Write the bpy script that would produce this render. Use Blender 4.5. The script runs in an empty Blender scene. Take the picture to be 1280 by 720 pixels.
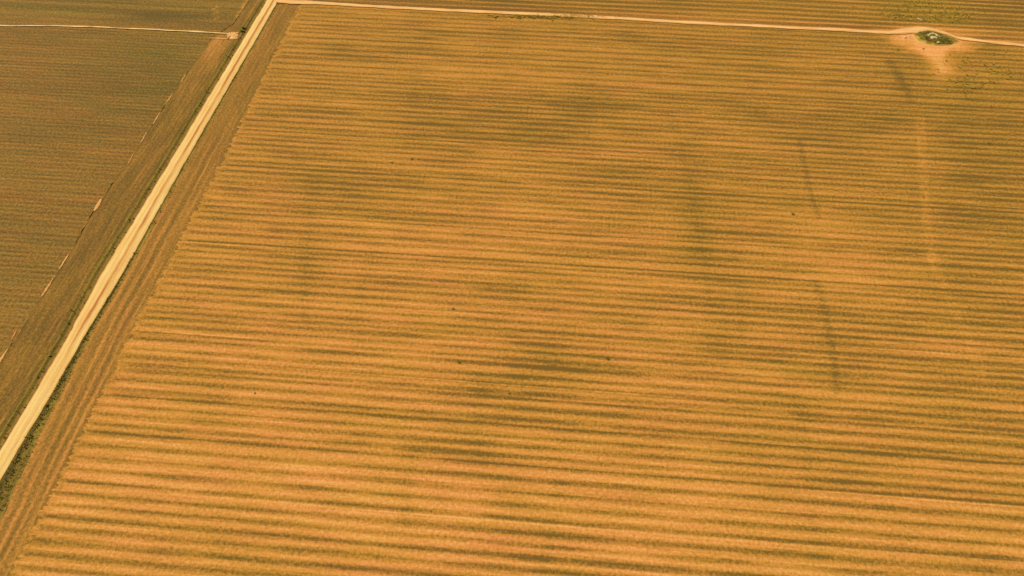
import bpy, bmesh, math, random
import numpy as np

# ------------------------------------------------------------------ camera, sky, sun, exposure
SC = bpy.context.scene
CAM_H, PITCH, FPX = 200.0, math.radians(54.0), 914.0
cam = bpy.data.cameras.new("camera"); co = bpy.data.objects.new("camera", cam)
SC.collection.objects.link(co); SC.camera = co
co.location = (0, 0, CAM_H); co.rotation_euler = (math.pi/2 - PITCH, 0, 0)
cam.sensor_width = 36; cam.lens = 36*FPX/1280; cam.clip_start = 1; cam.clip_end = 9000

SUN_EL, SUN_AZ = math.radians(48), math.radians(-70)      # azimuth: from +Y towards +X
W = bpy.data.worlds.new("World"); SC.world = W; W.use_nodes = True
nt = W.node_tree; sky = nt.nodes.new("ShaderNodeTexSky"); sky.sky_type = 'NISHITA'
sky.sun_disc = False; sky.sun_elevation = SUN_EL; sky.sun_rotation = SUN_AZ
sky.dust_density = 3.0
nt.links.new(sky.outputs[0], nt.nodes["Background"].inputs[0]); nt.nodes["Background"].inputs[1].default_value = 0.06
sl = bpy.data.lights.new("sun", 'SUN'); sl.energy = 4.6; sl.angle = math.radians(0.5); sl.color = (1.0, 0.90, 0.74)
so = bpy.data.objects.new("sun", sl); SC.collection.objects.link(so)
so.rotation_euler = (math.pi/2 - SUN_EL, 0, math.pi - SUN_AZ)
SC.view_settings.view_transform = 'Standard'; SC.view_settings.look = 'None'
SC.view_settings.exposure = 0.75; SC.view_settings.gamma = 1.0; SC.view_settings.use_curve_mapping = False

# ------------------------------------------------------------------ helpers
rng = np.random.RandomState(7); random.seed(7)
ct, st = math.cos(PITCH), math.sin(PITCH)
def at(px, py):
    v = (np.asarray(py, float)-360)/FPX; x = (np.asarray(px, float)-640)/FPX
    d = CAM_H/(st+v*ct); return x*d, d*(ct-v*st)
def proj(X, Y):
    d = Y*ct+CAM_H*st; return 640+FPX*X/d, 360+FPX*(CAM_H*ct-Y*st)/d
LAT = [rng.rand(256, 256) for _ in range(8)]
def vn(x, y, k=0):
    x = np.asarray(x, float)+1000; y = np.asarray(y, float)+1000
    xi = np.floor(x).astype(int); yi = np.floor(y).astype(int); fx = x-xi; fy = y-yi
    fx = fx*fx*(3-2*fx); fy = fy*fy*(3-2*fy); L = LAT[k % 8]
    a = L[xi % 256, yi % 256]; b = L[(xi+1) % 256, yi % 256]; c = L[xi % 256, (yi+1) % 256]; d = L[(xi+1) % 256, (yi+1) % 256]
    return (a*(1-fx)+b*fx)*(1-fy)+(c*(1-fx)+d*fx)*fy
def fbm(x, y, k=0, n=3):
    s = 0; a = .5; t = 0
    for i in range(n): s = s+a*vn(x*2**i, y*2**i, k+i); t += a; a *= .5
    return s/t
RA = math.atan(-(FPX/ct)/18700.0); ca, sa = math.cos(RA), math.sin(RA)
def uv2w(u, v): return u*ca-v*sa, u*sa+v*ca
def w2uv(X, Y): return X*ca+Y*sa, -X*sa+Y*ca
class Line:                                         # a boundary running away from the camera: X as a function of Y
    def __init__(s, pts, off=0.0):
        p = [at(*q) for q in pts]; p.sort(key=lambda q: q[1])
        s.y = np.array([q[1] for q in p]); s.x = np.array([q[0] for q in p])+off
        c = np.polyfit(s.y, s.x, 1); s.m = c[0]
    def __call__(s, Y):
        Y = np.asarray(Y, float); r = np.interp(Y, s.y, s.x)
        r = np.where(Y < s.y[0], s.x[0]+(Y-s.y[0])*s.m, r); return np.where(Y > s.y[-1], s.x[-1]+(Y-s.y[-1])*s.m, r)
class Cross:                                        # a boundary running across: Y as a function of X
    def __init__(s, pts):
        p = [at(*q) for q in pts]; p.sort(key=lambda q: q[0])
        s.x = np.array([q[0] for q in p]); s.y = np.array([q[1] for q in p]); s.m = math.tan(RA)
    def __call__(s, X):
        X = np.asarray(X, float); r = np.interp(X, s.x, s.y)
        r = np.where(X < s.x[0], s.y[0]+(X-s.x[0])*s.m, r); return np.where(X > s.x[-1], s.y[-1]+(X-s.x[-1])*s.m, r)
def tag(o, label=None, cat=None, group=None, kind=None):
    for k, v in (('label', label), ('category', cat), ('group', group), ('kind', kind)):
        if v: o[k] = v
    return o
def mesh_obj(name, verts, faces, mat, parent=None, smooth=False):
    me = bpy.data.meshes.new(name); me.from_pydata([tuple(v) for v in verts], [], [tuple(f) for f in faces])
    if mat: me.materials.append(mat)
    if smooth: me.polygons.foreach_set('use_smooth', [True]*len(me.polygons))
    o = bpy.data.objects.new(name, me); SC.collection.objects.link(o); o.parent = parent; return o
def sheet(name, X, Y, Z, mat, label, cat, attrs, kind='structure'):
    n, m = X.shape; me = bpy.data.meshes.new(name)
    me.vertices.add(n*m); me.vertices.foreach_set('co', np.stack([X, Y, Z], -1).reshape(-1).astype(np.float32))
    i = np.arange((n-1)*(m-1)); r = i//(m-1); c = i % (m-1); a = r*m+c
    q = np.stack([a, a+1, a+m+1, a+m], -1)
    # make the faces point up
    e1 = (X[0, 1]-X[0, 0], Y[0, 1]-Y[0, 0]); e2 = (X[1, 0]-X[0, 0], Y[1, 0]-Y[0, 0])
    if e1[0]*e2[1]-e1[1]*e2[0] < 0: q = q[:, ::-1]
    nf = len(q); me.loops.add(nf*4); me.loops.foreach_set('vertex_index', q.reshape(-1).astype(np.int32))
    me.polygons.add(nf); me.polygons.foreach_set('loop_start', np.arange(0, nf*4, 4, dtype=np.int32))
    me.polygons.foreach_set('use_smooth', np.ones(nf, bool)); me.update(calc_edges=True); me.validate()
    for k, a in attrs.items():
        if k == 'rc':
            at_ = me.attributes.new('rc', 'FLOAT_VECTOR', 'POINT')
            at_.data.foreach_set('vector', np.stack([a[0], a[1], np.zeros_like(a[0])], -1).reshape(-1).astype(np.float32))
        else:
            at_ = me.attributes.new(k, 'FLOAT', 'POINT'); at_.data.foreach_set('value', np.broadcast_to(a, X.shape).reshape(-1).astype(np.float32))
    me.materials.append(mat); o = bpy.data.objects.new(name, me); SC.collection.objects.link(o)
    return tag(o, label, cat, kind=kind)
def srgb(*c): return tuple(((x/255)/12.92 if x/255 < .04045 else ((x/255+.055)/1.055)**2.4) for x in c)
GAIN = 2.25                                         # how much brighter a colour shows in the picture than the surface is
def alb(r, g, b): c = srgb(r, g, b); return (c[0]/GAIN, c[1]/GAIN/0.93, c[2]/GAIN/1.03, 1)

# ------------------------------------------------------------------ materials
class NB:
    def __init__(s, name):
        s.m = bpy.data.materials.new(name); s.m.use_nodes = True; s.t = s.m.node_tree; s.n = s.t.nodes
        s.b = s.n['Principled BSDF']; s.b.inputs['Roughness'].default_value = 0.95
        s.b.inputs['Specular IOR Level'].default_value = 0.12
    def L(s, a, b): s.t.links.new(a, b)
    def attr(s, name, out='Fac'): a = s.n.new('ShaderNodeAttribute'); a.attribute_name = name; return a.outputs[out]
    def math(s, op, a, b=None, clamp=False):
        q = s.n.new('ShaderNodeMath'); q.operation = op; q.use_clamp = clamp
        for i, x in enumerate((a, b)):
            if x is None: continue
            if isinstance(x, (int, float)): q.inputs[i].default_value = x
            else: s.L(x, q.inputs[i])
        return q.outputs[0]
    def noise(s, vec, scale, det=2.0, rough=.6, stretch=None):
        if stretch is not None:
            mp = s.n.new('ShaderNodeMapping'); mp.inputs['Scale'].default_value = stretch; s.L(vec, mp.inputs[0]); vec = mp.outputs[0]
        q = s.n.new('ShaderNodeTexNoise'); q.inputs['Scale'].default_value = scale; q.inputs['Detail'].default_value = det
        q.inputs['Roughness'].default_value = rough; s.L(vec, q.inputs['Vector']); return q.outputs['Fac']
    def ramp(s, f, stops):
        q = s.n.new('ShaderNodeValToRGB'); e = q.color_ramp.elements
        while len(e) < len(stops): e.new(.5)
        for i, (p, c) in enumerate(stops): e[i].position = p; e[i].color = c
        s.L(f, q.inputs[0]); return q.outputs[0]
    def mix(s, f, a, b, mode='MIX'):
        q = s.n.new('ShaderNodeMix'); q.data_type = 'RGBA'; q.blend_type = mode
        if isinstance(f, (int, float)): q.inputs[0].default_value = f
        else: s.L(f, q.inputs[0])
        for i, x in ((6, a), (7, b)):
            if isinstance(x, tuple): q.inputs[i].default_value = x
            else: s.L(x, q.inputs[i])
        return q.outputs[2]
    def out(s, col, h=None, dist=.1, strength=.5):
        s.L(col, s.b.inputs['Base Color'])
        if h is not None:
            b = s.n.new('ShaderNodeBump'); b.inputs['Distance'].default_value = dist; b.inputs['Strength'].default_value = strength
            s.L(h, b.inputs['Height']); s.L(b.outputs[0], s.b.inputs['Normal'])
        return s.m
def field_mat(name, stops, green, pink, grain=.8, streak=.55, fine=1.0):
    """soil to crop cover by the 'dens' attribute; rc = (along the rows, across the rows) in metres"""
    B = NB(name); rc = B.attr('rc', 'Vector'); dens = B.attr('dens'); hue = B.attr('hue')
    g1 = B.noise(rc, 1.1*fine, 4, .75)                                  # plants and clods
    g2 = B.noise(rc, .45*fine, 3, .7, (0.12, 1.6, 1))                    # streaks along the rows
    g3 = B.noise(rc, .9, 2, .7, (0.03, 1.9, 1))                         # single rows
    a = B.math('MULTIPLY', B.math('SUBTRACT', g1, .5), grain*2)
    b = B.math('MULTIPLY', B.math('SUBTRACT', g2, .5), streak)
    c = B.math('MULTIPLY', B.math('SUBTRACT', g3, .5), streak)
    f = B.math('ADD', B.math('ADD', dens, a), B.math('ADD', b, c), True)
    col = B.ramp(f, stops)
    hn = B.math('ADD', hue, B.math('MULTIPLY', B.math('SUBTRACT', B.noise(rc, .09, 5, .75, (.4, 1.6, 1)), .5), 1.5))
    gm = B.math('MULTIPLY', B.math('SUBTRACT', hn, .5), 1.3, True); pm = B.math('MULTIPLY', B.math('SUBTRACT', .5, hn), 1.3, True)
    col = B.mix(B.math('MULTIPLY', gm, .8), col, B.mix(1.0, col, green, 'MULTIPLY'))
    col = B.mix(B.math('MULTIPLY', pm, 1.0), col, B.mix(1.0, col, pink, 'MULTIPLY'))
    sp = B.noise(rc, 2.2, 2, .5)
    dk = B.math('MULTIPLY', B.math('SUBTRACT', sp, .66), 6, True)
    col = B.mix(B.math('MULTIPLY', dk, .35), col, stops[-1][1])
    return B.out(col, g1, .25, .6)
S_MAIN = [(0.0, alb(244, 176, 98)), (.3, alb(225, 150, 71)), (.55, alb(197, 136, 53)), (.8, alb(161, 114, 43)), (1.0, alb(126, 93, 37))]
GREEN, PINK = (.86, .99, .72, 1), (1.08, .93, 1.3, 1)
M_field = field_mat("maize_stubble_field", S_MAIN, GREEN, PINK)
S_WEST = [(0.0, alb(206, 150, 76)), (.3, alb(184, 130, 56)), (.6, alb(154, 112, 46)), (1.0, alb(108, 86, 37))]
M_west = field_mat("green_crop_field", S_WEST, (.80, 1.05, .85, 1), (1.15, .9, .95, 1), 1.05, .5)
M_head = field_mat("headland_soil", [(0.0, alb(232, 160, 86)), (.35, alb(206, 140, 62)), (.65, alb(160, 114, 44)), (1.0, alb(112, 86, 34))], GREEN, PINK, .7, .45)
M_verge = field_mat("verge_soil", [(0.0, alb(214, 168, 84)), (.3, alb(170, 132, 52)), (.6, alb(136, 106, 40)), (1.0, alb(88, 72, 28))], (.8, 1.05, .6, 1), PINK, .5, .3)

def road_mat(name, pale, mid, red):
    B = NB(name); rc = B.attr('rc', 'Vector'); w = B.attr('dens')          # dens = how much loose red soil lies between the lanes
    n1 = B.noise(rc, .5, 4, .7, (.15, 1.6, 1)); n2 = B.noise(rc, 1.3, 4, .7)
    f = B.math('ADD', w, B.math('ADD', B.math('MULTIPLY', B.math('SUBTRACT', n1, .5), .9), B.math('MULTIPLY', B.math('SUBTRACT', n2, .5), .5)), True)
    col = B.ramp(f, [(0, pale), (.45, mid), (1.0, red)])
    return B.out(col, n2, .15, .4)
M_road = road_mat("pale_dirt_road", alb(252, 212, 140), alb(240, 184, 108), alb(200, 122, 62))
M_track = road_mat("sandy_track", alb(255, 206, 140), alb(236, 166, 96), alb(200, 128, 66))
def simple(name, c1, c2, scale=1.5, rough=.9):
    B = NB(name); tc = B.n.new('ShaderNodeTexCoord').outputs['Object']; n = B.noise(tc, scale, 4, .7)
    B.b.inputs['Roughness'].default_value = rough
    return B.out(B.ramp(n, [(.3, c1), (.7, c2)]), n, .1, .5)

# ------------------------------------------------------------------ ground beyond everything
n = 60; gx, gy = np.meshgrid(np.linspace(-3000, 3000, n), np.linspace(-2500, 4000, n))
gu, gv = w2uv(gx, gy)
sheet("ground", gx, gy, np.full_like(gx, -1.3), M_field, "wide brown farmland stretching away under the fields", "ground", dict(rc=(gu, gv), dens=.5, hue=.5))

# ------------------------------------------------------------------ traced boundaries (photo pixels laid on the ground plane)
road_L = Line([(334, 0), (213.7, 200), (126, 344), (85, 420), (40, 497), (1, 563)])
road_R = Line([(348.5, 0), (233, 200), (152, 344), (106, 420), (62, 497), (22, 563)])
ditch_O = Line([(326, 0), (204, 200), (115, 344), (74, 420), (28, 497), (-12, 563)])
verge_O = Line([(351.5, 0), (237, 200), (157.5, 344), (113, 420), (90, 466), (52, 541), (24, 599), (6, 640)])
field_L = Line([(372, 12), (269, 219), (162, 420), (148, 453), (37, 670), (12, 720)])
west_R = Line([(312, 0), (292, 30), (265, 48), (235, 90), (162, 200), (120, 260), (86, 319), (54, 368), (0, 454)])
trackN = Cross([(350, 1.5), (370, 3), (480, 9.5), (600, 15.5), (700, 19.5), (760, 23), (900, 31), (1060, 38.5), (1110, 41.5), (1143, 38.5), (1163, 37.5), (1181, 42), (1196, 48), (1232, 52.6), (1280, 57.5)])
trackW = Cross([(0, 33), (60, 33), (110, 34), (200, 38), (290, 43)])
YA, YB = -140.0, 560.0
def rowbound(line, v):                              # u where the row v meets a boundary line
    u = np.zeros_like(v)
    for _ in range(12):
        X, Y = uv2w(u, v); u = u+(line(Y)-X)
    return u

# ------------------------------------------------------------------ the big field: stripes read off the photograph at its centre column
SY = [22, 27.5, 33, 38, 43.7, 48.7, 53.5, 60, 67.5, 73.7, 80.6, 86, 94.4, 102.5, 107.5, 112.5, 118, 124, 129, 134.4, 140.6, 147.5, 153.7, 161, 168.7, 176, 182, 187.5, 193, 200, 207, 214,
      222.5, 228, 235, 242.5, 250, 258, 266, 274.4, 282.5, 289, 297.5, 307.5, 316, 327, 333, 340, 349, 357.5, 365, 374, 384, 393, 402.5, 413, 421, 429, 439, 449, 457, 470, 480.6, 490.6, 498,
      510, 524, 532.5, 546, 558, 570.6, 581, 598, 614, 631, 647.5, 664, 679, 695, 711, 728, 746]
SV = []
for y in SY: X, Y = at(640, y); SV.append(w2uv(X, Y)[1])
SV = np.array(sorted(SV))
lo = SV[0]-3.1*np.arange(1, 70)[::-1] + rng.uniform(-.4, .4, 69); hi = SV[-1]+3.3*np.arange(1, 80)+rng.uniform(-.4, .4, 79)
SV = np.concatenate([lo, SV, hi])
THIN = {327, 228, 581, 532.5}                       # wheelings that cut through the stripes
thinv = [w2uv(*at(640, y))[1] for y in THIN]
paleY = [584.5, 534, 405, 703, 183, 329, 652, 481.5, 222, 290, 612, 447]; palev = [w2uv(*at(640, y))[1] for y in paleY]
PATCH = [(650,165,110,20,.30),(735,132,50,18,.22),(590,140,60,16,.12),(400,250,40,45,.16),(383,330,16,60,.14),(450,235,60,16,.14),(868,270,20,75,.18),(800,225,70,26,.14),
 (770,318,90,9,.16),(690,455,50,26,.34),(640,500,50,30,.16),(655,670,55,50,.30),(600,560,60,50,.10),(500,590,14,40,.12),(1230,190,90,120,.16),(1050,175,70,35,.15),(1120,105,40,30,.14),
 (1240,330,60,70,.10),(1060,440,60,40,.12),(1000,510,90,24,.10),(1040,570,120,20,.14),(900,330,40,60,.10),(930,130,60,20,.06),(460,60,90,20,.14),(640,40,200,18,.10),(880,60,160,26,.10),(560,195,20,10,.12),
 (900,420,25,60,.12),(960,680,80,20,.10),(1040,620,30,60,.10),(700,210,60,10,.10),(520,120,30,60,.08),(330,60,30,40,.1),
 (620,275,110,50,-.20),(430,300,80,20,-.08),(1040,310,70,50,-.24),(560,385,70,45,-.18),(735,395,28,10,-.30),(900,610,160,70,-.16),(1180,660,80,40,-.12),(540,95,70,16,-.16),(290,560,150,90,-.14),
 (560,640,120,50,-.14),(1170,230,14,80,-.16),(750,350,40,50,-.10),(880,480,120,50,-.10),(400,440,120,60,-.10),(620,190,30,14,-.22),(1080,340,60,40,-.14),(350,420,120,100,-.06),(800,700,160,20,-.1),(1010,220,20,20,-.1)]
def seg_d(px, py, pts):
    d = np.full(px.shape, 1e9)
    for (x0, y0), (x1, y1) in zip(pts[:-1], pts[1:]):
        vx, vy = x1-x0, y1-y0; t = np.clip(((px-x0)*vx+(py-y0)*vy)/(vx*vx+vy*vy), 0, 1)
        d = np.minimum(d, np.hypot(px-x0-t*vx, py-y0-t*vy))
    return d
def gau(d, w): return np.exp(-(d/w)**2)
def crop(u, v):
    """crop cover and tint of the big field at row coordinates"""
    X, Y = uv2w(u, v); px, py = proj(X, Y); wob = .30*(vn(u/110, v/9, 3)-.5)+.08*(vn(u/14, v/5, 4)-.5)
    vv = v+wob; i = np.clip(np.searchsorted(SV, vv), 1, len(SV)-1); i = np.where(np.abs(SV[i-1]-vv) < np.abs(SV[i]-vv), i-1, i)
    dv = vv-SV[i]; h = np.random.RandomState(5).rand(len(SV), 3)
    width = .74+.30*h[i, 0]+.45*(vn(u/24, i*7.3, 1)-.5); amp = .42+.10*h[i, 1]+.13*(vn(u/50, i*3.1, 2)-.5)+.20*(vn(u/9, i*5.7, 5)-.5)
    fade = 1.22-.22*np.clip((v-70)/80, 0, 1)-.34*np.clip((v-130)/150, 0, 1); s = amp*np.exp(-np.abs(dv/width)**1.9)*fade
    base = .25+.29*np.clip((v-60)/190, 0, 1)+.05*np.clip((px-700)/500, 0, 1)
    p = np.zeros_like(px)
    inb = (px > -300) & (px < 1600) & (py > -80) & (py < 900)
    jit = 10*(vn(u/20, i*2.7, 6)-.5)+16*(vn(u/300, i*4.9, 7)-.5)
    for (x, y, sx, sy, a) in PATCH: p += (a if a > 0 else .45*a)*np.exp(-((px+jit-x)/sx)**2-((py-y)/sy)**2)
    p = np.where(inb, p*(.35+1.3*fbm(u/9, v/7, 4)), 0)
    for pts, w, a in (([(838, 140), (852, 185), (866, 240), (878, 310), (888, 380)], 5, .08), ([(392, 240), (384, 300), (380, 350), (384, 405)], 5, .08), ([(470, 300), (452, 360), (448, 430)], 5, .07), ([(905, 240), (918, 300), (926, 370), (928, 430)], 5, .07),
                      ([(520, 95), (512, 160), (496, 230)], 6, .06), ([(520, 560), (510, 610), (506, 660)], 6, .09), ([(600, 470), (596, 540), (612, 640)], 8, .07), ([(700, 600), (690, 660), (676, 710)], 9, .10), ([(1000, 500), (1012, 590), (1020, 700)], 9, .07)):
        p += np.where(inb, a*gau(seg_d(px, py, pts), w)*(.3+1.4*vn(u/5, v/4, 7)), 0)
    d = base-.05*(vn(u/22, i*1.9, 6) > .6)+s*(1+.9*np.clip(p, -.15, .3))+p*.44+.10*(fbm(u/45, v/16, 3)-.5)+.15*(fbm(u/14, v/2.2, 1)-.5)
    for t in thinv: d += .30*gau(vv-t, .28)*(vn(u/40, t, 1) > .25)
    for t in palev: d -= .5*gau(vv-t, .20)*np.clip(4*(vn(u/60, t*3, 2)-.42), 0, 1)
    # dark and pale wheelings and the dry wash crossing the rows
    d += np.where(inb, .26*gau(seg_d(px, py, [(999, 176), (1003, 192), (1011, 235), (1023, 272)]), 2.3)+.22*gau(seg_d(px, py, [(1019, 352), (1030, 385), (1040, 435), (1046, 490)]), 3.4)
         + .2*gau(seg_d(px, py, [(1112, 78), (1126, 98), (1138, 124)]), 5)+.0*gau(seg_d(px, py, [(383, 300), (376, 360), (378, 410)]), 7), 0)
    for off in (-3, 3):
        d -= np.where(inb, (.20*gau(seg_d(px+off, py, [(1150, 150), (1153, 215), (1158, 285), (1163, 318)]), 1.5)+.2*gau(seg_d(px+off, py, [(1163, 318), (1172, 340), (1186, 375), (1214, 430), (1226, 470)]), 1.6))*(vn(u/7, v/7, 2)+.3), 0)
    d -= np.where(inb, .04*gau(seg_d(px, py, [(1151, 150), (1154, 215), (1160, 300), (1170, 340)]), 9), 0)
    # bare soil round the grassy island and its tail
    el = np.minimum(np.hypot((px-1167)/52, (py-52)/17), np.hypot((px-1140)/34, (py-44)/9))+.8*(fbm(u/5, v/5, 6)-.5)
    bare = np.clip(1.75-1.5*el, 0, 1); tail = gau(seg_d(px, py, [(1160, 58), (1178, 84)]), 13+6*(vn(u/5, v/5, 3)-.5))
    d = np.where(inb, d*(1-.9*np.clip(bare+.85*tail, 0, 1)), d)
    ht = .42+.26*(fbm(u/60, v/25, 5)-.5)+.42*(vn(u/11, i*2.3, 1)-.5)+.28*(vn(u/24, v/5, 6)-.5)+.04*np.clip((v-100)/200, 0, 1)+.5*np.clip(p, -.2, .3)+.16*np.clip((px-750)/500, 0, 1)
    ye = np.where(inb, .5*gau(np.hypot((px-1215)/70, (py-100)/40), 1)*vn(u/3, v/3, 2)+.6*gau(seg_d(px, py, [(640, 20), (735, 25)]), 2.6)*(vn(u/6, v, 2) > .4)+.3*gau(np.hypot((px-870)/30, (py-290)/50), 1)+.35*gau(np.hypot((px-985)/40, (py-465)/14), 1), 0)
    ht = np.where(inb, ht-.5*np.clip(bare+.6*tail, 0, 1), ht)
    return d, ht+ye, px, py, s
v = np.arange(-110, 340, .36); m = 430
uL = rowbound(field_L, v)-.2+1.2*(vn(v/1.1, v*0, 2)-.5)+1.6*(rng.rand(len(v))-.5); uR = np.full_like(v, 420.0)
tt = np.linspace(0, 1, m)[None, :]**1.05
U = uL[:, None]+(uR-uL)[:, None]*tt; V = np.repeat(v[:, None], m, 1)
d, h, px, py, s = crop(U, V); X, Y = uv2w(U, V)
e_ = np.clip((U-uL[:, None])/3.5, 0, 1); d = d*e_+(1-e_)*(.60+.25*(vn(V/1.7, U/3, 3)-.5)); h = h*e_+(1-e_)*.42
Z = .12+.14*np.clip(s, 0, 1)+.03*vn(U/2, V/.7, 2)-.10*(U < uL[:, None]+.8)
sheet("crop_field", X, Y, Z, M_field, "large orange brown field striped with darker olive crop rows", "field", dict(rc=(U, V), dens=d, hue=h))

# ------------------------------------------------------------------ field beyond the track
v = np.arange(250, 560, .5); m = 150; U = np.repeat(np.linspace(-140, 480, m)[None, :], len(v), 0); V = np.repeat(v[:, None], m, 1)
X, Y = uv2w(U, V)
# clip the near side along the track and the left side along the road
u2 = np.linspace(0, 1, m)[None, :]*np.ones((220, 1)); 
xx = np.linspace(-170, 480, 620); near = trackN(xx)
T = np.concatenate([np.linspace(0, 60, 130), np.linspace(62, 260, 90)])
X = np.repeat(xx[None, :], len(T), 0); Y = near[None, :]+T[:, None]
X = np.maximum(X, road_R(Y)+1.0); U, V = w2uv(X, Y); px, py = proj(X, Y)
ln = np.abs(np.sin(V*math.pi/3.6+1.2*(vn(U/80, V/6, 1)-.5)))
d = .62+.5*(ln-.5)*(.5+vn(U/40, V/4, 2))+.3*(fbm(U/50, V/6, 4)-.5)+.04*gau(T[:, None]-3, 4)*vn(U/20, V/3, 2)+.06
d += .14*np.clip((px-1180)/60, 0, 1)*np.clip((46-py)/20, 0, 1)+.08*gau((px-560)/160, 1)
d -= .35*np.clip(1.5-np.hypot((px-1160)/60, (py-40)/8), 0, 1)
yl = .9*gau(np.hypot((px-1150)/42, (py-12)/14), 1)*(.4+1.1*vn(U/5, V/4, 3))+.9*gau(np.hypot((px-1185)/28, (py-24)/7), 1)
sheet("far_field", X, Y, .28+.1*np.clip(d, 0, 1), M_field, "strip of olive brown crop rows beyond the sandy track", "field", dict(rc=(U, V), dens=d, hue=.52+.35*(fbm(U/50, V/20, 2)-.5)+yl-.45*gau(T[:, None]-3, 3.5)+.1))

# ------------------------------------------------------------------ west field, below and above its track
v = np.arange(-130, 330, .40); m = 80
uR = rowbound(west_R, v)+.9*(vn(v/2.1, v*0, 5)-.5); uL = np.full_like(v, -480.0)
tt = 1-(1-np.linspace(0, 1, m)[None, :])**1.7
U = uL[:, None]+(uR-uL)[:, None]*tt; V = np.repeat(v[:, None], m, 1); X, Y = uv2w(U, V); px, py = proj(X, Y)
d = .72+.22*(fbm(U/60, V/30, 4)-.5)+.26*(fbm(U/30, V/1.3, 6)-.5)+.10*np.sin(V*math.pi*2/2.05)+.10*gau((px-180)/70, 1)*gau((py-85)/60, 1)-.10*np.clip((py-300)/150, 0, 1)
d += np.where((np.abs(py-110) < 7), .08, 0)
h = .44+.5*(fbm(U/70, V/40, 3)-.5)+.4*(vn(U/12, V/3, 4)-.5)+.4*gau((px-210)/90, 1)*gau((py-85)/60, 1)
sheet("west_field", X, Y, .10*np.clip(d, 0, 1)+.04*vn(U, V, 1), M_west, "dull green brown field left of the pale road", "field", dict(rc=(U, V), dens=d, hue=h))
xx = np.concatenate([np.linspace(-480, -230, 30), np.linspace(-226, -95, 110)]); T = np.concatenate([np.linspace(0, 45, 130), np.linspace(46, 240, 60)])
X = np.repeat(xx[None, :], len(T), 0); Y = trackW(xx)[None, :]+T[:, None]; X = np.minimum(X, west_R(Y)); U, V = w2uv(X, Y); px, py = proj(X, Y)
d = .70+.38*(fbm(U/60, V/2.2, 2)-.5)+.30*(vn(U/120, V/1.6, 5)-.5)-.06*gau(T[:, None]-3, 2.5)+.22*gau((px-200)/40, 1)*gau((py-22)/6, 1)
for off in (-2.2, 2.2): d -= .4*gau(seg_d(px+off, py, [(269, 8), (271, 27)]), .8)
d -= .45*gau(seg_d(px, py, [(296, 22), (312, -4)]), 2)
sheet("northwest_field", X, Y, .14+.1*np.clip(d, 0, 1), M_west, "dark green and brown streaked field above the thin white track", "field", dict(rc=(U, V), dens=d, hue=.66+.6*(fbm(U/40, V/4, 1)-.5)-.35*gau(T[:, None]-3, 3)))

# ------------------------------------------------------------------ strips that run along the road
def strip(name, La, Lb, nx, mat, label, cat, fn, zf, y0=YA, y1=YB, step=.8, ja=0, jb=0):
    y = np.arange(y0, y1, step); a = La(y)+ja*(fbm(y/3.0, y*0, 3)-.5); b = Lb(y)+jb*(fbm(y/3.0, y*0, 5)-.5); t = np.linspace(0, 1, nx)[None, :]
    X = a[:, None]*(1-t)+b[:, None]*t; Y = np.repeat(y[:, None], nx, 1); T = np.repeat(t, len(y), 0); Wd = (b-a)[:, None]
    px, py = proj(X, Y); d, h = fn(T, T*Wd, Y, px, py, Wd)
    return sheet(name, X, Y, zf(T, Y), mat, label, cat, dict(rc=(Y, T*Wd), dens=d, hue=h))
def f_head(T, A, Y, px, py, Wd):
    up = 1-.75*np.clip((Y-130)/120, 0, 1); d = .56+.12*np.clip((Y-100)/150, 0, 1)+.26*(fbm(Y/30, A/1.1, 1)-.5)+.16*(fbm(Y/9, A/3, 3)-.5)
    for p, w, a in ((.20, .05, .22), (.42, .06, .26), (.60, .05, .2), (.78, .05, .16), (.88, .055, .42)): d += (.75*up if p < .86 else .6)*a*gau(T-p-.03*(vn(Y/14, p*50, 2)-.5), w)*(.5+vn(Y/25, p*90, 4))
    for p, w, a in ((.06, .03, .2), (.31, .03, .24), (.51, .03, .26), (.70, .03, .2)): d -= .8*up*a*gau(T-p-.02*(vn(Y/11, p*30, 3)-.5), w)*(.4+vn(Y/20, p*70, 5))
    return d, .38+.3*(fbm(Y/30, A/3, 6)-.5)+.3*(vn(Y/6, A/1.2, 2)-.5)+.25*gau(T-.88, .08)
strip("headland", verge_O, lambda y: field_L(y)+2.5, 40, M_head, "orange brown headland strip with wheel marks right of the road", "field edge", f_head, lambda T, Y: .02+.05*vn(T*14, Y/3, 2), ja=.4)
def f_wst(T, A, Y, px, py, Wd):
    d = .80-.34*np.clip((Y-230)/60, 0, 1)*gau(T-.35, .5)*np.clip((292-Y)/10, 0, 1)+.36*(fbm(Y/16, A/.8, 1)-.5)+.22*(fbm(Y/8, A/3, 3)-.5)+.25*gau(T-.02, .03)*vn(Y/8, A, 3)+.16*gau(T-.93, .05)
    d -= .12*gau(T-.86, .03)
    return d, .42+.3*(fbm(Y/30, A/5, 6)-.5)+.2*gau(T-1, .1)
strip("west_headland", west_R, ditch_O, 44, M_head, "brown strip of bare field edge left of the road", "field edge", f_wst, lambda T, Y: .05+.06*vn(T*18, Y/3, 2))
def f_ditch(T, A, Y, px, py, Wd):
    d = .52+.3*(fbm(Y/6, A/1.5, 2)-.5)-.25*gau(T-.12, .1)*vn(Y/10, A, 1)+.24*gau(T-.74, .14)*(.6+.7*vn(Y/13, A, 5))  # raised band near the road: the bank's shade, painted into the colour
    return d, .5+.35*gau(T-.2, .25)-.9*gau(T-.72, .22)  # lowered hue gives that painted shade its purple-brown tint
strip("roadside_ditch", ditch_O, road_L, 14, M_verge, "dark shallow ditch along the left edge of the pale road", "ditch", f_ditch, lambda T, Y: .12*gau(T-.12, .12)-.4*gau(T-.55, .26), jb=.5)
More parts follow.
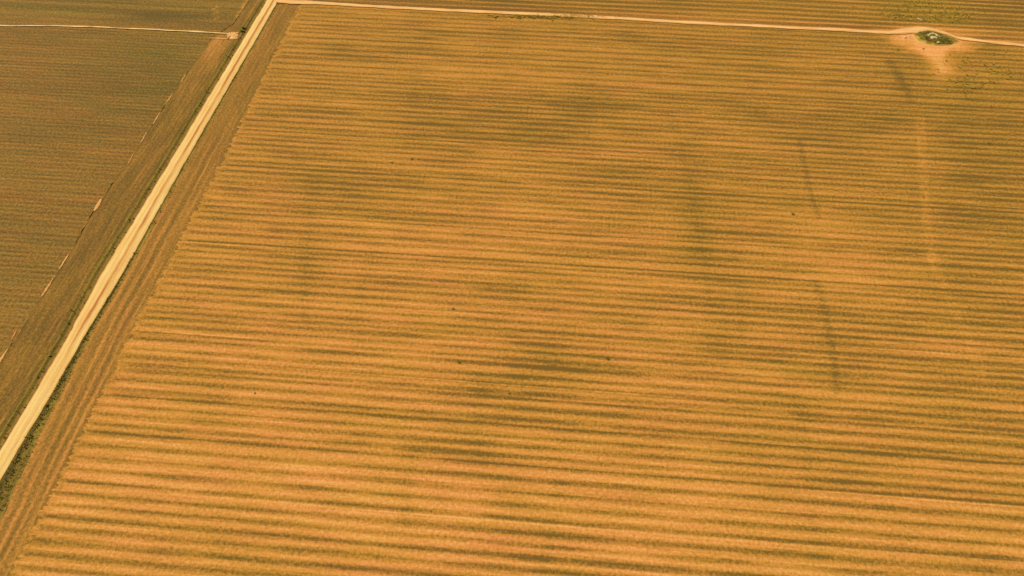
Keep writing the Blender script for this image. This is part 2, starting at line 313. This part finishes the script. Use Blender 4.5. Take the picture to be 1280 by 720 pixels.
def f_verge(T, A, Y, px, py, Wd):
    d = .66-.12*np.clip((Y-110)/60, 0, 1)+.5*(fbm(Y/7, A/1.2, 2)-.5)+.22*gau(T-.3, .25)-.25*gau(T-.95, .1)
    return d, .72+.5*(fbm(Y/9, A/3, 1)-.5)
strip("roadside_verge", road_R, verge_O, 12, M_verge, "grassy olive verge widening along the right edge of the road", "verge", f_verge, lambda T, Y: -(.30-.18*np.clip((Y-110)/60, 0, 1))*gau(T-.35, .22)+.04, ja=.6)
def f_road(T, A, Y, px, py, Wd):
    up = np.clip((Y-95)/50, 0, 1)
    lanes = up*(.85*gau(T-.56-.05*(vn(Y/40, 3, 2)-.5), .085)*(.55+.9*vn(Y/22, 1, 3))+.2*gau(T-.8, .1)*vn(Y/18, 9, 1))
    d = .08+lanes+.12+.34*(fbm(Y/22, A/.9, 4)-.5)+.22*(fbm(Y/5, A/1.6, 6)-.5)+.10*gau(T-.33, .03)+.55*gau(T, .05)+.5*gau(T-1, .05)+(1-up)*(.16*gau(T-.4, .05)+.16*gau(T-.66, .05))*vn(Y/14, 5, 3)
    return d, .5+0*T
strip("dirt_road", road_L, road_R, 26, M_road, "straight pale yellow dirt road running up the left side", "road", f_road, lambda T, Y: .06+.12*(1-(2*T-1)**2)-.05*gau(T-.33, .07)-.05*gau(T-.75, .07), ja=.45, jb=.45)

# ------------------------------------------------------------------ sandy tracks (they run across the picture)
def track(name, line, x0, x1, w, mat, label, jit, fn, z=.40, step=.8):
    x = np.arange(x0, x1, step); yc = line(x); k = 9; t = np.linspace(-.5, .5, k)[None, :]
    ww = w(x)*(1+jit*(fbm(x/4.0, x*0, 2)-.5)*2); X = np.repeat(x[:, None], k, 1); Y = yc[:, None]+ww[:, None]*t+.3*(vn(x/6, x*0, 4)[:, None]-.5)
    T = np.repeat(t+.5, len(x), 0); zz = z+.05*np.sin(T*math.pi)
    return sheet(name, X, Y, zz, mat, label, "track", dict(rc=(X, Y), dens=fn(T, X), hue=.5))
xr = float(road_R(at(348, 0)[1]))
x1a = at(1138, 41)[0]
def wN(x):
    px = 640+FPX*x/(310*ct+CAM_H*st)
    return 2.3+1.6*np.clip((420-px)/60, 0, 1)+3.0*gau((px-1125)/24, 1)
track("sandy_track", trackN, xr-1, 520, wN, M_track, "sandy farm track crossing the top of the photo", .25, lambda T, X: .22+.55*gau(T-.0, .14)+.5*gau(T-1, .14)+.3*(vn(X/9, T*3, 1)-.5))
xw = at(290, 43)[0]
track("white_track", trackW, -480, xw, lambda x: .7+.25*np.clip((x+170)/60, 0, 1), M_track, "hair thin white track between the two left fields", .6, lambda T, X: .0+.6*(vn(X/7, T, 1)-.5))
def blob(name, pts, mat, label, cat, z, dens=.3, jit=.4):
    P = [at(*p) for p in pts]; cx = sum(p[0] for p in P)/len(P); cy = sum(p[1] for p in P)/len(P)
    n = 72; ring = []
    per = [0]
    for a, b in zip(P, P[1:]+P[:1]): per.append(per[-1]+math.hypot(b[0]-a[0], b[1]-a[1]))
    for k in range(n):
        q = per[-1]*k/n; i = max(j for j in range(len(P)) if per[j] <= q); f = (q-per[i])/(per[i+1]-per[i]); a, b = P[i], P[(i+1) % len(P)]
        ring.append((a[0]+(b[0]-a[0])*f+random.uniform(-jit, jit), a[1]+(b[1]-a[1])*f+random.uniform(-jit, jit)))
    ring = np.array(ring+ring[:1]); rr = np.linspace(.02, 1, 12)[:, None]
    X = cx+(ring[None, :, 0]-cx)*rr; Y = cy+(ring[None, :, 1]-cy)*rr
    return sheet(name, X, Y, z+.12*(1-rr**2)+0*X, mat, label, cat, dict(rc=(X, Y), dens=dens+.3*rr**4+0*X, hue=.4))
blob("bare_patch", [(287.5, 40.2), (298.5, 41), (297, 49.5), (282.5, 49.3), (284, 44)], M_track, "small bare orange turning patch at the end of the white track", "bare soil", .22, .3, .35)
def ribbon(name, segs, mat, label, z=.2):
    V, F = [], []; rc = []
    for (a, b, w) in segs:
        A = at(*a); B = at(*b); L = math.hypot(B[0]-A[0], B[1]-A[1]); k = max(4, int(L/.7)); nx, ny = -(B[1]-A[1])/L, (B[0]-A[0])/L; s0 = len(V)
        for i in range(k+1):
            f = i/k; hw = w*.5*(math.sin(math.pi*min(1, max(.04, f*.9+.05)))**.4)*random.uniform(.6, 1.15); cx = A[0]+(B[0]-A[0])*f+random.uniform(-.1, .1); cy = A[1]+(B[1]-A[1])*f
            V += [(cx-nx*hw, cy-ny*hw, z-.04), (cx, cy, z+.05), (cx+nx*hw, cy+ny*hw, z-.04)]
            if i < k: q = s0+3*i; F += [(q, q+3, q+4, q+1), (q+1, q+4, q+5, q+2)]
    o = mesh_obj(name, V, F, mat, smooth=True); me = o.data
    a_ = me.attributes.new('rc', 'FLOAT_VECTOR', 'POINT'); a_.data.foreach_set('vector', np.array(V, np.float32).reshape(-1))
    b_ = me.attributes.new('dens', 'FLOAT', 'POINT'); b_.data.foreach_set('value', np.full(len(V), .42, np.float32))
    return tag(o, label, "bare soil", kind='structure')
ribbon("bare_furrow", [((233, 92), (226, 104), .45), ((216, 117), (206, 132), .5), ((200, 141), (191, 156), .5), ((184, 165), (175, 181), .45), ((168, 191), (159, 207), .4), ((127, 249), (118, 264), 1.5),
   ((86, 318), (74, 337), .6), ((67, 348), (52, 371), .75), ((22, 412), (14, 426), .4), ((10, 436), (-4, 458), .8), ((110, 276), (104, 286), .3)], M_track, "broken pale furrow between the green field and the headland")
ribbon("pale_windrow", [((263, 48), (285, 48.8), .8)], M_track, "short pale line joining the bare turning patch", .26)

# ------------------------------------------------------------------ the grassy island
M_rock = simple("pale_limestone", alb(235, 208, 150), alb(190, 160, 106), 1.2)
M_bark = simple("dry_branch", alb(170, 140, 96), alb(110, 84, 52), 3)
M_leafA = simple("olive_leaves", alb(150, 130, 56), alb(100, 90, 38), 1.5)
M_leafB = simple("green_leaves", alb(166, 158, 62), alb(116, 116, 46), 1.5)
M_leafC = simple("dry_yellow_leaves", alb(214, 176, 90), alb(156, 124, 56), 1.5)
M_grass = simple("coarse_grass", alb(200, 166, 74), alb(140, 120, 50), .5)
IX, IY = at(1168, 48.5)
n, m = 30, 72; r = np.linspace(0, 1, n)[:, None]; th = np.linspace(0, 2*math.pi, m)[None, :]
ex = 9.0*(1+.12*np.sin(2*th+.6)+.08*np.sin(5*th)); ey = 5.2*(1+.1*np.sin(3*th+1))
tl = -.33                                           # the island leans with the track
lx = r*ex*np.cos(th); ly = r*ey*np.sin(th); X = IX+lx*math.cos(tl)-ly*math.sin(tl); Y = IY+lx*math.sin(tl)+ly*math.cos(tl)
Z = .30+.9*(1-r**2)**1.5*(.7+.6*vn(X/2, Y/2, 1)); Z = np.where(r > .98, -.1, Z)
d = .42+.8*(vn(X/1.6, Y/1.6, 2)-.5)+.4*(vn(X/.7, Y/.7, 3)-.5)-.35*np.clip((r-.72)/.25, 0, 1)

sheet("grassy_mound", X, Y, Z, M_verge, "low grassy mound ringed by bare soil beside the sandy track", "mound", dict(rc=(X, Y), dens=d, hue=.75+.4*(vn(X/3, Y/3, 5)-.5)))
def ground_z(X, Y):
    lx = (X-IX)*math.cos(tl)+(Y-IY)*math.sin(tl); ly = -(X-IX)*math.sin(tl)+(Y-IY)*math.cos(tl)
    r = math.hypot(lx/9.2, ly/5.6)
    return .3+.9*max(0, 1-r*r)**1.5 if r < 1 else .08
def rock(px, py, size, label, flat=.6, cat="boulder", group=None, name="boulder"):
    bm = bmesh.new(); bmesh.ops.create_icosphere(bm, subdivisions=3, radius=1); o3 = random.uniform(0, 90)
    for v in bm.verts:
        c = v.co; k = .72+.55*float(fbm(c.x*1.1+o3, c.y*1.1+c.z*1.7+o3, 2, 3)); q = max(abs(c.x), abs(c.y), abs(c.z)); c *= k*(.7+.3/q*.8)
        c.x *= size; c.y *= size*random.uniform(.98, 1.02)*.8; c.z *= size*flat
    me = bpy.data.meshes.new(name); bm.to_mesh(me); bm.free(); me.materials.append(M_rock)
    o = bpy.data.objects.new(name, me); SC.collection.objects.link(o); X, Y = at(px, py); o.location = (X, Y, ground_z(X, Y)+size*flat*.25); o.rotation_euler = (0, 0, random.uniform(0, 6.28))
    return tag(o, label, cat, group)
G = "pale boulders on the grassy mound"
for a in [(1159.3, 47.0, .7, "small pale boulder at the left tip of the boulder ring"), (1161.3, 45.2, .75, "pale boulder at the top left of the boulder ring"),
          (1164.4, 44.9, .75, "pale boulder at the top centre of the boulder ring"), (1167.5, 45.9, .7, "pale boulder at the top right of the boulder ring"),
          (1169.4, 47.8, .75, "pale boulder on the right side of the boulder ring"), (1167.2, 50.2, .95, "large pale boulder at the lower right of the ring"),
          (1163.6, 50.1, .95, "large pale boulder at the lower left of the ring"), (1172.6, 48.6, .5, "small pale boulder just right of the ring")]:
    rock(a[0], a[1], a[2], a[3], group=G)
rock(1172, 55, .75, "lone pale boulder at the lower edge of the grassy mound"); rock(1130.8, 47.3, .65, "small pale boulder on the sandy track left of the mound", .8)
rock(1136, 45.6, .5, "little boulder on the track nearest the mound's left end", .8)
rock(1178, 85.2, .45, "pale stone in the bare patch below the mound"); rock(1175.5, 83, .4, "smaller pale stone just above the stone in the bare patch")

def shrub(px, py, rad, hgt, mat, label, name="shrub", cat="shrub", nleaf=230, leaf=.3, group=None, flat=False):
    X, Y = at(px, py); root = bpy.data.objects.new(name, None); SC.collection.objects.link(root); root.location = (X, Y, ground_z(X, Y)-.05); tag(root, label, cat, group)
    R = random.Random(int(px*31+py*7)); V, F = [], []; SV_, SF = [], []; tips = []
    for k in range(7 if not flat else 5):
        a = R.uniform(0, 6.28); e = R.uniform(.35, .9); tip = (rad*e*math.cos(a), rad*e*math.sin(a), hgt*R.uniform(.55, .95)); tips.append(tip)
        pr = (0, 0, 0); ns = 4
        for i in range(ns):
            f = (i+1)/ns; q = (tip[0]*f, tip[1]*f, tip[2]*f**.7); r0 = .07*(1-i/ns)+.015; r1 = .07*(1-f)+.012; s0 = len(SV_)
            for (c, rr) in ((pr, r0), (q, r1)):
                for j in range(5): b = j*6.28/5; SV_.append((c[0]+rr*math.cos(b), c[1]+rr*math.sin(b), c[2]))
            for j in range(5): SF.append((s0+j, s0+(j+1) % 5, s0+5+(j+1) % 5, s0+5+j))
            pr = q
    cl = [(R.uniform(-1, 1)*rad*.7, R.uniform(-1, 1)*rad*.7, R.uniform(.3, .85)*hgt, R.uniform(.3, .55)*rad) for _ in range(8)]+[(t[0], t[1], t[2], rad*.35) for t in tips]
    for k in range(nleaf):
        c = R.choice(cl); a = R.uniform(0, 6.28); z = R.uniform(-1, 1); q = c[3]*R.uniform(.55, 1); s_ = math.sqrt(1-z*z)
        p = (c[0]+q*s_*math.cos(a), c[1]+q*s_*math.sin(a), max(.03, c[2]+q*z*.8)); t1 = R.uniform(0, 6.28); e = R.uniform(-.6, .9); l = leaf*R.uniform(.6, 1.3)
        dx, dy, dz = l*math.cos(t1)*math.cos(e), l*math.sin(t1)*math.cos(e), l*math.sin(e); wx, wy = -math.sin(t1)*l*.35, math.cos(t1)*l*.35
        s0 = len(V); V += [p, (p[0]+dx*.5+wx, p[1]+dy*.5+wy, p[2]+dz*.5+.02), (p[0]+dx, p[1]+dy, p[2]+dz), (p[0]+dx*.5-wx, p[1]+dy*.5-wy, p[2]+dz*.5+.02)]; F.append((s0, s0+1, s0+2, s0+3))
    mesh_obj("stem", SV_, SF, M_bark, root); mesh_obj("foliage", V, F, mat, root); return root
GS = "shrubs on the grassy mound"
for a in [(1153.5, 44.2, 1.5, 1.8, M_leafA, "dark olive shrub at the far left end of the mound"), (1157, 42.2, 1.6, 1.9, M_leafA, "dark olive shrub on the mound's upper left rim"),
          (1161.5, 42.0, 1.5, 1.6, M_leafA, "dark shrub on the mound's upper rim directly above the boulder ring"), (1166, 43.2, 1.4, 1.5, M_leafC, "dry yellowish shrub right of the dark shrubs on the upper rim"),
          (1155.5, 47.8, 1.2, 1.2, M_leafC, "dry shrub left of the boulder ring"), (1174, 45.5, 1.2, 1.2, M_leafA, "small dark shrub on the upper rim right of the boulder ring"),
          (1176, 52.5, 1.5, 1.3, M_leafB, "green shrub near the mound's lower right rim"), (1181, 50.5, 1.5, 1.3, M_leafB, "bushy green shrub in the right half of the mound"),
          (1169.5, 53.3, 1.0, 1.0, M_leafB, "low green shrub beside the lone pale boulder"), (1186, 51.8, 1.2, .9, M_leafC, "dry shrub at the mound's right tip"), (1178, 48, 1.0, .9, M_leafC, "low straw coloured shrub in the middle right of the mound")]:
    shrub(a[0], a[1], a[2]*.7, a[3]*.5, a[4], a[5], nleaf=110, group=GS)
shrub(304, 35.5, 1.0, .9, M_leafB, "bright green shrub between the white track's end and the road")
shrub(301, 39, .9, .8, M_leafB, "low green shrub just above the bare turning patch")
# bleached log and the small dead branches
def log(pts, r, label):
    P = [at(*p) for p in pts]; V, F = [], []; N = 8; K = 10; root = bpy.data.objects.new("fallen_log", None); SC.collection.objects.link(root)
    root.location = (P[0][0], P[0][1], .3); tag(root, label, "log")
    def tube(pp, r0, r1, nm):
        V, F = [], []
        for i, c in enumerate(pp):
            f = i/(len(pp)-1); rr = r0+(r1-r0)*f; dx = pp[-1][0]-pp[0][0]; dy = pp[-1][1]-pp[0][1]; L = math.hypot(dx, dy)+1e-6; nx, ny = -dy/L, dx/L
            for j in range(N): b = j*2*math.pi/N; V.append((c[0]+nx*rr*math.cos(b), c[1]+ny*rr*math.cos(b), c[2]+rr*math.sin(b)*random.uniform(.85, 1.1)))
            if i: s0 = (i-1)*N; F += [(s0+j, s0+(j+1) % N, s0+N+(j+1) % N, s0+N+j) for j in range(N)]
        F += [tuple(range(N))[::-1], tuple(range(len(V)-N, len(V)))]; mesh_obj(nm, V, F, M_rock, root, True)
    dx, dy = P[1][0]-P[0][0], P[1][1]-P[0][1]
    pp = [(dx*i/K+.12*math.sin(i), dy*i/K+.1*math.cos(i*1.3), r*.9) for i in range(K+1)]; tube(pp, r, r*.55, "trunk")
    for k, (i, s) in enumerate(((3, 1), (6, -1), (8, 1))): q = pp[i]; tube([(q[0]+s*dy*.05*j, q[1]-s*dx*.05*j+dy*.02*j, q[2]+.1*j) for j in range(5)], r*.4, r*.12, "branch")
log([(1146.5, 24.2), (1152, 27.6)], .28, "bleached fallen log lying beyond the track above the mound")

# ------------------------------------------------------------------ weed clumps in the big field
for k, (px_, py_, r_, mt, lb) in enumerate([(566, 387, .9, M_bark, "dark reddish weed clump left of the field's centre"), (574, 453.5, .85, M_leafA, "dark weed clump alone in a pale stripe below the field's centre"),
      (490, 204, .8, M_leafA, "left one of two small dark weed clumps in the upper field"), (515, 199, .9, M_leafA, "right one of two small dark weed clumps in the upper field"),
      (991, 268, .8, M_leafA, "dark weed clump at the foot of the dark wheel mark"), (1236, 180, .9, M_leafA, "dark weed clump near the right edge of the field"),
      (1068, 146, .7, M_leafB, "green weed clump in the upper right of the field"), (735, 123, 1.0, M_leafB, "green weed clump on the dark patch under the track"),
      (760, 449, 1.1, M_leafA, "flat dark weed clump on the orange ground right of centre"), (1123, 63, .8, M_leafB, "green weed clump below the fork of the track"), (1154, 61.5, .6, M_leafB, "small green weed in the bare ring below the mound"),
      (637, 492.5, .5, M_leafA, "tiny dark weed clump in the dark centre patch"), (319, 492, .45, M_leafA, "tiny dark weed clump in the lower left rows")]):
    shrub(px_, py_, r_*.65, r_*.25, mt, lb, name="weed_clump", cat="weed", nleaf=220, leaf=.22, group="weed clumps in the big field", flat=True)

# ------------------------------------------------------------------ uncountable plants: one mesh per kind of cover
def tufts(name, X, Y, Z, size, mats, label, cat, blades=5, hk=1.0):
    N = len(X); r = rng
    a = r.rand(N, blades)*2*math.pi; lean = .35+.6*r.rand(N, blades); s = size[:, None]*(.6+.8*r.rand(N, blades))
    dx = np.cos(a)*s*lean; dy = np.sin(a)*s*lean; hz = s*hk*(.55+.5*r.rand(N, blades)); wx = -np.sin(a)*s*.28; wy = np.cos(a)*s*.28
    bx = X[:, None]+.2*dx; by = Y[:, None]+.2*dy; bz = Z[:, None]+0*bx
    P = np.stack([np.stack([bx-wx, by-wy, bz], -1), np.stack([bx+wx, by+wy, bz], -1), np.stack([X[:, None]+dx, Y[:, None]+dy, bz+hz], -1)], 2).reshape(-1, 3)
    nf = N*blades; me = bpy.data.meshes.new(name); me.vertices.add(nf*3); me.vertices.foreach_set('co', P.reshape(-1).astype(np.float32))
    me.loops.add(nf*3); me.loops.foreach_set('vertex_index', np.arange(nf*3, dtype=np.int32)); me.polygons.add(nf); me.polygons.foreach_set('loop_start', np.arange(0, nf*3, 3, dtype=np.int32))
    for mt in mats: me.materials.append(mt)
    me.polygons.foreach_set('material_index', np.repeat(r.randint(0, len(mats), N), blades).astype(np.int32)); me.update(calc_edges=True)
    o = bpy.data.objects.new(name, me); SC.collection.objects.link(o); return tag(o, label, cat, kind='stuff')
M_c1 = simple("withered_crop", alb(168, 128, 54), alb(126, 98, 38), .3); M_c2 = simple("green_crop", alb(136, 116, 44), alb(96, 86, 32), .3); M_c3 = simple("straw", alb(232, 184, 104), alb(196, 146, 70), .3)
N = 330000; uu = rng.uniform(-230, 330, N); vv_ = rng.uniform(20, 330, N)
X, Y = uv2w(uu, vv_); px, py = proj(X, Y); ok = (px > -60) & (px < 1340) & (py > -20) & (py < 770) & (X > field_L(Y)+.3) & (Y < trackN(X)-2) & (np.hypot((px-1167)/34, (py-49)/12) > 1)
uu, vv_, X, Y = uu[ok], vv_[ok], X[ok], Y[ok]; d, _, px, py, s = crop(uu, vv_); keep = rng.rand(len(uu)) < np.clip((d-.25)*1.2, .04, .9)
X, Y, s, d = X[keep], Y[keep], s[keep], d[keep]
tufts("crop_rows", X, Y, .14*np.clip(s, 0, 1)-.02, .24+.2*rng.rand(len(X)), [M_c1, M_c1, M_c2, M_c3], "withered low crop plants and straw standing in rows", "crop", 4, .7)
def along(n, La, Lb, pw, y0=20, y1=330):
    y = rng.uniform(y0, y1, n); t = rng.rand(n)**pw; a, b = La(y), Lb(y); return a+(b-a)*t, y
x1, y1 = along(2600, road_R, verge_O, .8, 20, 330); k_ = rng.rand(len(y1)) < np.clip(1.15-(y1-70)/90, .12, 1); x1, y1 = x1[k_], y1[k_]; x2, y2 = along(300, road_L, ditch_O, .9)
xm = np.concatenate([x1, x2]); ym = np.concatenate([y1, y2])
tufts("verge_grass", xm, ym, np.full(len(xm), -.12), .3+.35*rng.rand(len(xm)), [M_grass, M_grass, M_leafC, M_leafB], "rough olive grass along both edges of the pale road", "grass", 5, .9)
q = rng.rand(1800)**.6; aa = rng.rand(1800)*6.283; lx = q*7.6*np.cos(aa); ly = q*4.2*np.sin(aa); X = IX+lx*math.cos(tl)-ly*math.sin(tl); Y = IY+lx*math.sin(tl)+ly*math.cos(tl)
tufts("mound_grass", X, Y, .28+.75*(1-q**2)**1.5, .3+.3*rng.rand(1800), [M_grass, M_leafB, M_leafC], "coarse grass covering the low mound", "grass", 6, 1.0)

M_yel = simple("yellow_weeds", alb(212, 168, 54), alb(158, 132, 44), .4)
P_ = []
for (cx, cy, sx, sy, n) in ((1150, 8, 26, 8, 260), (1185, 23, 20, 5, 200), (1120, 18, 10, 6, 120), (1217, 95, 30, 16, 120), (690, 21.5, 40, 1.2, 260)):
    a_, b_ = at(rng.normal(cx, sx, n), np.maximum(rng.normal(cy, sy, n), -30)); P_.append(np.stack([a_, b_]))
P_ = np.concatenate(P_, 1)
tufts("yellow_weeds", P_[0], P_[1], np.full(P_.shape[1], .3), .45+.5*rng.rand(P_.shape[1]), [M_yel, M_yel, M_grass], "patches of low yellow green weeds behind the mound and beside the sandy track", "weeds", 6, .5)
